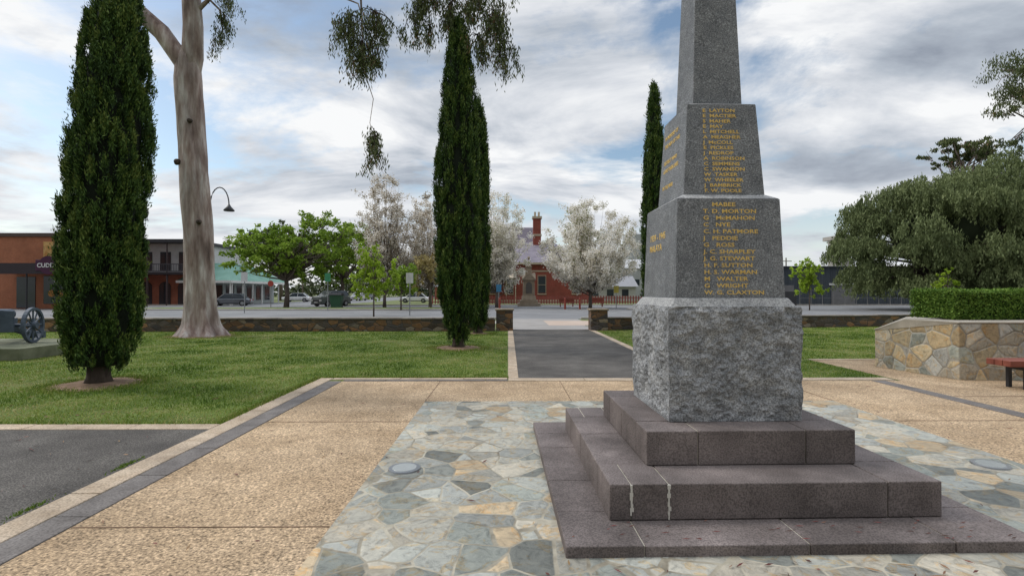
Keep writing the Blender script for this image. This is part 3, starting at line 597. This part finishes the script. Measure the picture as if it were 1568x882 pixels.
b.build('posts',flat('post_dark',(.07,.05,.05)),e)
b=MB(); b.box(0,14.6,-.05,-.01,4.95,5.05); b.box(0,14.6,-.05,-.01,4.1,4.2)
for k in range(72): b.box(.05+k*.2,.11+k*.2,-.04,-.02,4.2,4.95)
b.build('balustrade',flat('balustrade',(.06,.06,.07)),e)
b=MB()
for k in range(6): x=.9+k*2.3; b.box(x,x+1.3,1.74,1.79,4.3,6.6)
b.build('upper_windows',glass,e)
b=MB()
for k in range(6):
    x=.8+k*2.3; pr=[(x,.02),(x+1.4,.02),(x+1.4,2.3)]+[(x+.7+.7*math.cos(a),2.3+.6*math.sin(a)) for a in [i*math.pi/8 for i in range(1,8)]]+[(x,2.3)]
    b.extrudeY(pr,1.72,1.79)
b.build('arched_openings',glass,e)
e=empty('verandah_shop',(-47,63,0)); L,Dp=13.0,16
b=MB(); b.box(7.0,L-2,2,Dp,0,3.2); b.build('walls',flat('shop_wall',(.48,.52,.52)),e)
b=MB(); z0,z1=3.0,5.4
b.add([(6.6,-.4,z0),(L+.2,-.4,z0),(L+.2,Dp+.4,z0),(6.6,Dp+.4,z0),(8.4,4,z1),(L-3,5,z1),(L-3,Dp-5,z1),(8.4,Dp-5,z1)],[(0,1,5,4),(1,2,6,5),(2,3,7,6),(3,0,4,7),(4,5,6,7),(3,2,1,0)]); b.build('hip_roof',ironroof,e)
b=MB(); 
for k in range(3): b.box(7.8+k*2.55,7.94+k*2.55,-.1,.04,0,3.0)
for k in range(7): b.box(L-.1,L+.04,.3+k*2.55,.44+k*2.55,0,3.0)
b.box(6.6,L+.25,-.46,-.41,2.75,3.05); b.box(L+.21,L+.26,-.4,Dp+.4,2.75,3.05); b.build('verandah_posts',white,e)
b=MB()
for k in range(2): b.box(7.6+k*1.8,9.1+k*1.8,1.94,1.99,.5,2.5)
for k in range(5): b.box(L-1.99,L-1.94,2.6+k*2.6,4.5+k*2.6,.5,2.5)
b.build('windows',glass,e)
for (x,y,w,d,h,c) in [(-62,95,14,10,4,(.5,.48,.45)),(-16,112,12,10,4.5,(.35,.12,.08)),(-7,96,7,8,4.2,(.45,.4,.33)),(14,92,9,8,4.2,(.5,.5,.48))]:
    e=empty('distant_house',(x,y,0)); b=MB(); b.box(0,w,0,d,0,h*.62); b.build('walls',flat('house_wall',c),e)
    b=MB(); b.extrudeX([(-.4,h*.62),(d+.4,h*.62),(d/2,h*1.1)],-.4,w+.4); b.build('gable_roof',flat('house_roof',(.3,.3,.31)),e)
    b=MB(); 
    for k in range(3): b.box(w*(.12+k*.3),w*(.12+k*.3)+1.2,-.05,-.01,.9,2.1)
    b.build('windows',glass,e)
# courthouse
e=empty('brick_courthouse',(-3.8,75,0)); W_=15.8
b=MB(); b.box(0,W_,0,12,0,5.9); b.build('walls',brick3,e)
b=MB(); b.add([(-.5,-.5,5.92),(W_+.5,-.5,5.92),(W_+.5,12.5,5.92),(-.5,12.5,5.92),(2.2,5,9.4),(W_-5,5,9.4),(W_-5,7,9.4),(2.2,7,9.4)],[(0,1,5,4),(1,2,6,5),(2,3,7,6),(3,0,4,7),(4,5,6,7),(3,2,1,0)]); b.build('main_roof',slateroof,e)
b=MB(); b.extrudeX([(7.2,7.5),(12.5,7.5),(9.8,12.3)],3.3,8.0); b.build('upper_roof',slateroof,e)
b=MB(); b.box(3.6,7.7,7.6,12,6,7.5); b.build('upper_walls',brick3,e)
b=MB(); b.box(7.7,8.9,4.2,5.4,7,13.0); b.build('chimney',brick3,e); b=MB(); b.box(7.55,9.05,4.05,5.55,13.001,13.35); b.box(7.6,9.0,4.1,5.5,10.3,10.6); b.tube([(8,4.8,13.35),(8,4.8,14.1)],.16,8); b.tube([(8.6,4.8,13.35),(8.6,4.8,14.1)],.16,8); b.build('chimney_cap',creamp,e)
b=MB(); b.box(-.45,W_+.45,-.55,-.5,5.65,5.95); b.box(0,W_,-.06,-.004,4.6,4.8); b.box(-.05,W_+.05,-.08,-.004,0,.5); b.build('cornice_bands',creamp,e)
b=MB(); wn=[1.2,3.4,8.2,13.2]
for x in wn: b.box(x,x+1.1,-.05,-.004,1.5,3.9)
b.build('windows',glass,e)
b=MB()
for x in wn: 
    b.box(x-.07,x-.001,-.09,-.004,1.4,4.0); b.box(x+1.101,x+1.17,-.09,-.004,1.4,4.0); b.box(x-.07,x+1.17,-.09,-.004,4.001,4.1); b.box(x-.12,x+1.22,-.1,-.004,1.25,1.399); b.box(x,x+1.1,-.08,-.051,2.67,2.73)
b.build('window_frames',creamp,e)
b=MB(); b.box(-.5,4.8,-2.8,-.1,3.5,3.62); b.add([(-.7,-3,3.63),(5,-3,3.63),(5,-.1,4.5),(-.7,-.1,4.5)],[(0,1,2,3)])
for k in range(5): b.box(-.4+k*1.3,-.28+k*1.3,-2.8,-2.68,0,3.5)
b.build('porch',creamp,e)
b=MB(); 
for k in range(80):
    x=-6+k*.35; b.box(x,x+.16,-9,-8.96,.1,1.15)
b.box(-6,22,-8.95,-8.9,.3,.4); b.box(-6,22,-8.95,-8.9,.85,.95); ob=b.build('picket_fence',flat('fence_red',(.22,.06,.045)),None); ob.location=(-3.8,75,0)
sand=M('sandstone',[(.3,(.24,.19,.14)),(.7,(.36,.3,.23))],2,.9,.3,12,.02)
e=empty('stone_memorial',(2.4,59.5,0)); b=MB(); b.frus(0,0,2.6,2.6,0,2.6,2.6,.35); b.frus(0,0,2.1,2.1,.351,2.1,2.1,.7); b.frus(0,0,1.7,1.7,.701,1.5,1.5,1.2); b.frus(0,0,1.35,1.35,1.201,1.3,1.3,3.0); b.frus(0,0,1.6,1.6,3.001,1.6,1.6,3.15)
b.extrudeY([(-.8,3.151),(.8,3.151),(0,3.9)],-.78,.78); b.extrudeX([(-.79,3.152),(.79,3.152),(0,3.88)],-.77,.77)
b.frus(0,0,.75,.75,3.5,.62,.62,4.5); b.frus(0,0,.8,.8,4.501,.8,.8,4.6); b.frus(0,0,.6,.6,4.601,.12,.12,5.4); b.tube([(0,0,5.4),(0,0,5.55),(0,0,5.7),(0,0,5.8)],[.08,.17,.15,.03],10)
b.build('stonework',sand,e,bevel=.02)
b=MB(); b.extrudeY([(-.35,1.5),(.35,1.5),(.35,2.4)]+[(.35*math.cos(a),2.4+.35*math.sin(a)) for a in [i*math.pi/8 for i in range(1,8)]]+[(-.35,2.4)],-.72,-.6); b.build('arched_tablet',flat('tablet',(.12,.11,.1)),e)
# shed on right
shed=M('colorbond_slate',[(.3,(.06,.073,.09)),(.7,(.09,.107,.13))],.5,.6,stretch=(4,4,.3))
e=empty('metal_shed',(33,65,0)); b=MB(); b.box(0,22,0,18,0,4.9); b.build('walls',shed,e); b=MB(); b.extrudeX([(-.3,4.9),(18.3,4.9),(9,5.4)],-.3,22.3); b.build('roof',flat('shed_roof',(.12,.13,.15)),e)
b=MB()
for k in range(74): b.box(k*.3+.05,k*.3+.13,-.035,-.003,0,4.88)
b.build('wall_ribs',shed,e)
b=MB(); b.box(8.2,11.2,-.1,-.04,.1,2.5); b.box(1,3.4,-.1,-.04,.1,2.5); b.build('roller_doors',flat('roller',(.2,.2,.21)),e)
b=MB(); b.box(7.9,11.5,-.14,-.05,2.5,2.75); b.build('door_head',white,e)
e=empty('timber_fence',(24,61.5,0)); b=MB(); 
for k in range(90): b.box(k*.12,k*.12+.112,0,.03,0,1.7)
b.box(0,10.8,.031,.08,.3,.4); b.box(0,10.8,.031,.08,1.3,1.4); b.build('palings',flat('paling',(.07,.07,.075)),e)
b=MB()
for k in range(22):
    x=36+k*1.4; b.tube([(x,62.9,0),(x,62.9,1.9)],.03,6)
b.tube([(36,62.9,1.85),(65.4,62.9,1.85)],.02,5); b.tube([(36,62.9,.9),(65.4,62.9,.9)],.015,5); b.build('wire_fence',flat('galv',(.2,.2,.2)))
e=empty('grain_silo',(30.5,125,0)); b=MB(); wp=flat('white_silo',(.45,.46,.46))
for k in range(3): b.tube([(k*5,0,0),(k*5,0,15.5),(k*5,0,16.5)],[2.45,2.45,.4],28)
b.build('bins',wp,e,smooth=False)
e=empty('grain_silo',(52,80,0)); b=MB(); b.tube([(0,0,0),(0,0,9.7)],1.5,24); b.box(-1.6,1.6,-1.6,1.6,9.7,10.3); b.build('tower',flat('silo_beige',(.42,.39,.35)),e)
e=empty('white_warehouse',(15,105,0)); b=MB(); b.box(0,14,0,10,0,6.5); b.build('walls',wp,e); b=MB(); b.extrudeX([(-.3,6.5),(10.3,6.5),(5,8.6)],-.2,14.2); b.build('roof',flat('wh_roof',(.5,.5,.5)),e)
b=MB(); b.box(2,5,-.05,-.01,0,4); b.box(8,12,-.05,-.01,3,4.2); b.build('openings',glass,e)
# ------------------------------------------------------------ vehicles
def car(name,x,y,rz,col,suv=False):
    e=empty(name,(x,y,.02),rz); s=1.15 if suv else 1; paint=flat('car_paint',col,.25,.0,.6); L=2.2
    h=1.05*s if suv else .88; top=1.78 if suv else 1.43
    b=MB(); pr=[(-L,.32),(-L,.7),(-L+.1,h-.1),(-L+1.0,h),(L-.6,h+.02),(L-.05,h-.12),(L,.6),(L,.32)]
    n=len(pr); vs=[]
    for yy,f in ((-.88,.97),(-.7,1.0),(.7,1.0),(.88,.97)): vs+=[(px*f,yy,pz if abs(yy)<.8 else (pz if pz<.6 else pz-.08)) for px,pz in pr]
    fs=[tuple(range(n)),tuple(range(4*n-1,3*n-1,-1))]
    for r in range(3):
        for i in range(n): fs.append((r*n+i,(r+1)*n+i,(r+1)*n+(i+1)%n,r*n+(i+1)%n))
    b.add(vs,fs); b.build('body',paint,e,bevel=.04)
    cb=[(-1.25,h-.02),(-.6,top-.05),(.0,top),(1.1 if not suv else 1.7,top-.04),(1.75 if not suv else 2.05,h-.02)]
    b=MB(); n=5; vs=[(px,yy*(.98 if pz<h+.1 else .82),pz) for yy in (-.8,.8) for px,pz in cb]; b.add(vs,[(0,1,2,3,4),(9,8,7,6,5)]+[(i,5+i,5+(i+1)%5,(i+1)%5) for i in range(5)]); b.build('glasshouse',glass,e,bevel=.03)
    b=MB(); b.box(-.55,1.05 if not suv else 1.65,-.62,.62,top-.035,top+.025); 
    for yy in (-1,1):
        for (xa,za,xb,zb) in [(-1.22,h,-.58,top-.03),(.25,h,.3,top-.02),(cb[4][0]-.03,h,cb[3][0],top-.04)]: b.tube([(xa,yy*.785,za),(xb,yy*.66,zb)],.035,5)
    b.build('roof_and_pillars',paint,e,bevel=.01)
    b=MB()
    for wx in (-1.35,1.35):
        for yy in (-1,1): b.tube([(wx,yy*.92,.33),(wx,yy*.70,.33)],.33,20)
    b.build('tyres',rubber,e); b=MB()
    for wx in (-1.35,1.35):
        for yy in (-1,1): b.tube([(wx,yy*.935,.33),(wx,yy*.915,.33)],.2,14)
    b.build('wheel_rims',chrome,e)
    b=MB(); b.box(-L-.02,-L+.05,-.82,-.5,.6,.76); b.box(-L-.02,-L+.05,.5,.82,.6,.76); b.box(-L-.03,-L+.03,-.25,.25,.42,.53); b.build('headlights',flat('lamp_lens',(.7,.7,.7),.2),e)
    b=MB(); b.box(L-.05,L+.015,-.8,-.55,.62,.8); b.box(L-.05,L+.015,.55,.8,.62,.8); b.build('tail_lights',flat('tail_red',(.35,.02,.02),.3),e)
    b=MB(); b.box(-L-.015,-L+.05,-.45,.45,.56,.74); b.box(-L-.01,L+.01,-.84,.84,.22,.33); b.build('grille_and_sills',dark,e)
car('parked_car',-34.5,84,rad(8),(.75,.75,.75)); car('parked_suv',-20.3,59,rad(62),(.11,.13,.12),True)
car('parked_car',-32.3,60,rad(15),(.12,.13,.15)); car('parked_car',41.5,46.5,rad(5),(.6,.62,.62)); car('parked_car',-30.5,110,rad(80),(.3,.31,.33))
car('parked_car',-14.2,78,rad(4),(.75,.75,.75)); car('parked_car',-28,96,rad(85),(.7,.7,.68))
e=empty('rubbish_bin',(-16.9,50.6,.0)); b=MB(); b.frus(0,0,.85,.75,.08,1.15,.95,1.35); b.build('body',flat('bin_green',(.03,.09,.05)),e,bevel=.03); b=MB(); b.extrudeX([(-.55,1.351),(.55,1.351),(.5,1.5),(-.3,1.56)],-.62,.62); b.build('lid',dark,e,bevel=.02)
b=MB(); b.tube([(-.45,.4,.14),(.45,.4,.14)],.14,12); b.build('wheels',rubber,e)
# street lamp
e=empty('street_lamp',(-17.4,30,0)); b=MB(); b.tube([(0,0,0),(0,0,.9)],[.14,.11],12); b.tube([(0,0,.9),(0,0,6.4)],[.075,.06],12)
arc=[(.0,0,6.4)]+[(.55-.55*math.cos(a),0,6.7+1.05*math.sin(a)) for a in [i*math.pi/12 for i in range(0,13)]]
b.tube(arc,.035,8); b.build('pole_and_arm',dark,e,smooth=True); b=MB(); b.tube([(1.1,0,6.75),(1.1,0,6.62),(1.1,0,6.42),(1.1,0,6.36)],[.05,.12,.3,.28],18); b.build('lamp_shade',dark,e,smooth=True)
def sign(x,y,h,col,kind='rect'):
    e=empty('street_sign',(x,y,0)); b=MB(); b.tube([(0,0,0),(0,0,h)],.04,8); b.build('post',chrome,e)
    b=MB()
    if kind=='rect': b.box(-.25,.25,-.07,-.045,h-.75,h-.02)
    else: b.tube([(0,-.045,h-.3),(0,-.07,h-.3)],.3,16)
    b.build('plate',flat('sign_face',col),e,bevel=.005)
sign(-20.5,40,3.2,(.6,.6,.6)); sign(-15.8,45,3.3,(.05,.25,.12)); sign(-6.9,36,3.0,(.65,.65,.62)); sign(-24,52,2.8,(.5,.08,.06),'round'); sign(-.9,50,2.4,(.05,.2,.35)); sign(11,52,2.3,(.6,.5,.1))
for x in (-2.2,-.8,5.4,6.8): 
    e=empty('bollard',(x,48.5,0)); b=MB(); b.tube([(0,0,0),(0,0,1.0),(0,0,1.1)],[.1,.1,.04],10); b.build('post',flat('bollard_red',(.3,.06,.04)),e)
for x in (6.2,9.5):
    e=empty('park_bench',(x-.5,57,0)); b=MB(); b.box(0,1.7,0,.45,.42,.48); b.box(0,1.7,.46,.5,.55,.95); b.box(.1,.18,0,.5,0,.42); b.box(1.5,1.58,0,.5,0,.42); b.build('bench_frame',redw,e)
for x,y in [(-48,120),(22,140),(60,110)]:
    e=empty('utility_pole',(x,y,0)); b=MB(); b.tube([(0,0,0),(0,0,9)],[.17,.12],8); b.box(-1.2,1.2,-.06,.06,8.2,8.35); b.build('pole',bark_grey,e)
# ------------------------------------------------------------ field gun
e=empty('field_gun',(-13.35,13.5,0),rad(17)); gm_=M('gun_paint',[(.3,(.05,.065,.09)),(.7,(.09,.115,.15))],6,.6,.2,30,.004)
pe=empty('concrete_plinth',(-13.4,13.4,0)); b=MB(); b.box(-3,1.75,-1.1,1.6,0,.3); b.build('slab',M('mossy_concrete',[(.3,(.08,.09,.05)),(.7,(.22,.22,.15))],2,.9,.4,30,.01),pe,bevel=.02)
for sx in (-.75,.75):
    b=MB(); n=28; R_=.47; zc=.3+R_; vs=[];fs=[]
    for k in range(n):
        a=2*math.pi*k/n
        for (rr,xx) in ((R_,-.04),(R_,.04),(R_-.07,.04),(R_-.07,-.04)): vs.append((sx+xx,rr*math.cos(a),zc+rr*math.sin(a)))
    for k in range(n):
        k2=(k+1)%n
        for q in range(4): fs.append((k*4+q,k*4+(q+1)%4,k2*4+(q+1)%4,k2*4+q))
    b.add(vs,fs)
    for k in range(12):
        a=2*math.pi*k/12; b.tube([(sx,.07*math.cos(a),zc+.07*math.sin(a)),(sx,(R_-.06)*math.cos(a),zc+(R_-.06)*math.sin(a))],.02,6)
    b.tube([(sx-.1,0,zc),(sx+.1,0,zc)],.09,14); b.build('wheel',gm_,e)
b=MB(); b.tube([(-.75,0,.77),(.75,0,.77)],.05,10); b.build('axle',gm_,e)
b=MB(); b.tube([(0,.5,1.05),(0,-.2,1.08),(0,-1.0,1.12),(0,-1.05,1.12)],[.14,.13,.08,.1],16); b.build('barrel',gm_,e,smooth=True)
b=MB(); b.prism([(-.55,-.22),(.45,-.22),(.45,-.18),(-.55,-.18)],.6,1.25,0,[1.25,1.15,1.15,1.25]); b.box(-.2,.2,-.15,.45,.75,.95); b.build('shield_and_cradle',gm_,e,bevel=.01)
b=MB(); b.tube([(.12,.1,.8),(.1,1.7,.38)],.06,8); b.tube([(-.12,.1,.8),(-.1,1.7,.38)],.06,8); b.box(-.2,.2,1.65,1.8,.3,.5); b.build('trail',gm_,e)
# ------------------------------------------------------------ world
S_=Vector((-.70,.2,.69)).normalized(); el=math.asin(S_.z); az=math.atan2(S_.x,S_.y)
w=bpy.data.worlds.new('World'); scene.world=w; w.use_nodes=True; nt=w.node_tree; bg=nt.nodes['Background']; bg.inputs[1].default_value=.1
sky=nt.nodes.new('ShaderNodeTexSky'); sky.sky_type='NISHITA'; sky.sun_disc=False; sky.sun_elevation=el; sky.sun_rotation=az
tc=nt.nodes.new('ShaderNodeTexCoord'); sp=nt.nodes.new('ShaderNodeSeparateXYZ'); nt.links.new(tc.outputs['Generated'],sp.inputs[0])
def mth(op,a,bv=None):
    n=nt.nodes.new('ShaderNodeMath'); n.operation=op
    for i,s in enumerate((a,bv)):
        if s is None: continue
        if hasattr(s,'is_linked'): nt.links.new(s,n.inputs[i])
        else: n.inputs[i].default_value=s
    return n.outputs[0]
def vadd(v,o,op='ADD'):
    n=nt.nodes.new('ShaderNodeVectorMath'); n.operation=op; n.inputs[1].default_value=o; nt.links.new(v,n.inputs[0]); return n.outputs[0]
zc=mth('MAXIMUM',sp.outputs[2],0.0); dn=mth('ADD',zc,.16)
cb=nt.nodes.new('ShaderNodeCombineXYZ'); nt.links.new(mth('DIVIDE',sp.outputs[0],dn),cb.inputs[0]); nt.links.new(mth('DIVIDE',sp.outputs[1],dn),cb.inputs[1])
v=cb.outputs[0]
n1=tnoise(nt,vadd(v,(2.66,-.19,0)),.85,10,.62,.3)
n2=tnoise(nt,vadd(vadd(v,(.75,1.2,1),'MULTIPLY'),(3.7,1.2,5)),1.0,10,.58,.35)
cover=ramp(nt,n1,[(.39,0),(.5,1)])
cc=ramp(nt,n2,[(.33,(3.0,3.4,4.1)),(.42,(4.6,5.1,5.8)),(.5,(7.0,7.3,7.8)),(.58,(9.5,9.6,9.7))])
col=mul(nt,mul(nt,sky.outputs[0],(1.5,1.5,1.4)),cc,'MIX',cover)
hz=ramp(nt,zc,[(.0,.8),(.2,0)]); col=mul(nt,col,(8.2,8.4,8.7),'MIX',hz)
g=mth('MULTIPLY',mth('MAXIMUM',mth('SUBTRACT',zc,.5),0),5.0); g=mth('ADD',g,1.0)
# added dimming of the unseen sky behind the viewer, darkens camera-facing surfaces
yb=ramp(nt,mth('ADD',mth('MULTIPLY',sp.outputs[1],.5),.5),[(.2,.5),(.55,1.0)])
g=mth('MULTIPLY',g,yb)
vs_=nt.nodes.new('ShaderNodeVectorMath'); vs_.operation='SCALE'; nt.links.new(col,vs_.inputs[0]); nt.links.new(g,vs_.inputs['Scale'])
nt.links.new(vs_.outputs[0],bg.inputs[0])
sl=bpy.data.lights.new('sun','SUN'); sl.energy=1.5; sl.angle=rad(12); sl.color=(1,.95,.88); so=bpy.data.objects.new('sun',sl); so.rotation_euler=S_.to_track_quat('Z','Y').to_euler(); so.location=(0,0,30); scene.collection.objects.link(so)
cam=bpy.data.cameras.new('camera'); cam.lens=18; cam.sensor_width=36; cam.clip_end=4000; cam.clip_start=.05
co=bpy.data.objects.new('camera',cam); co.location=(0,0,1.65); co.rotation_euler=(rad(90.44),0,rad(-.44)); scene.collection.objects.link(co); scene.camera=co
scene.view_settings.view_transform='Standard'; scene.view_settings.look='None'; scene.view_settings.exposure=0
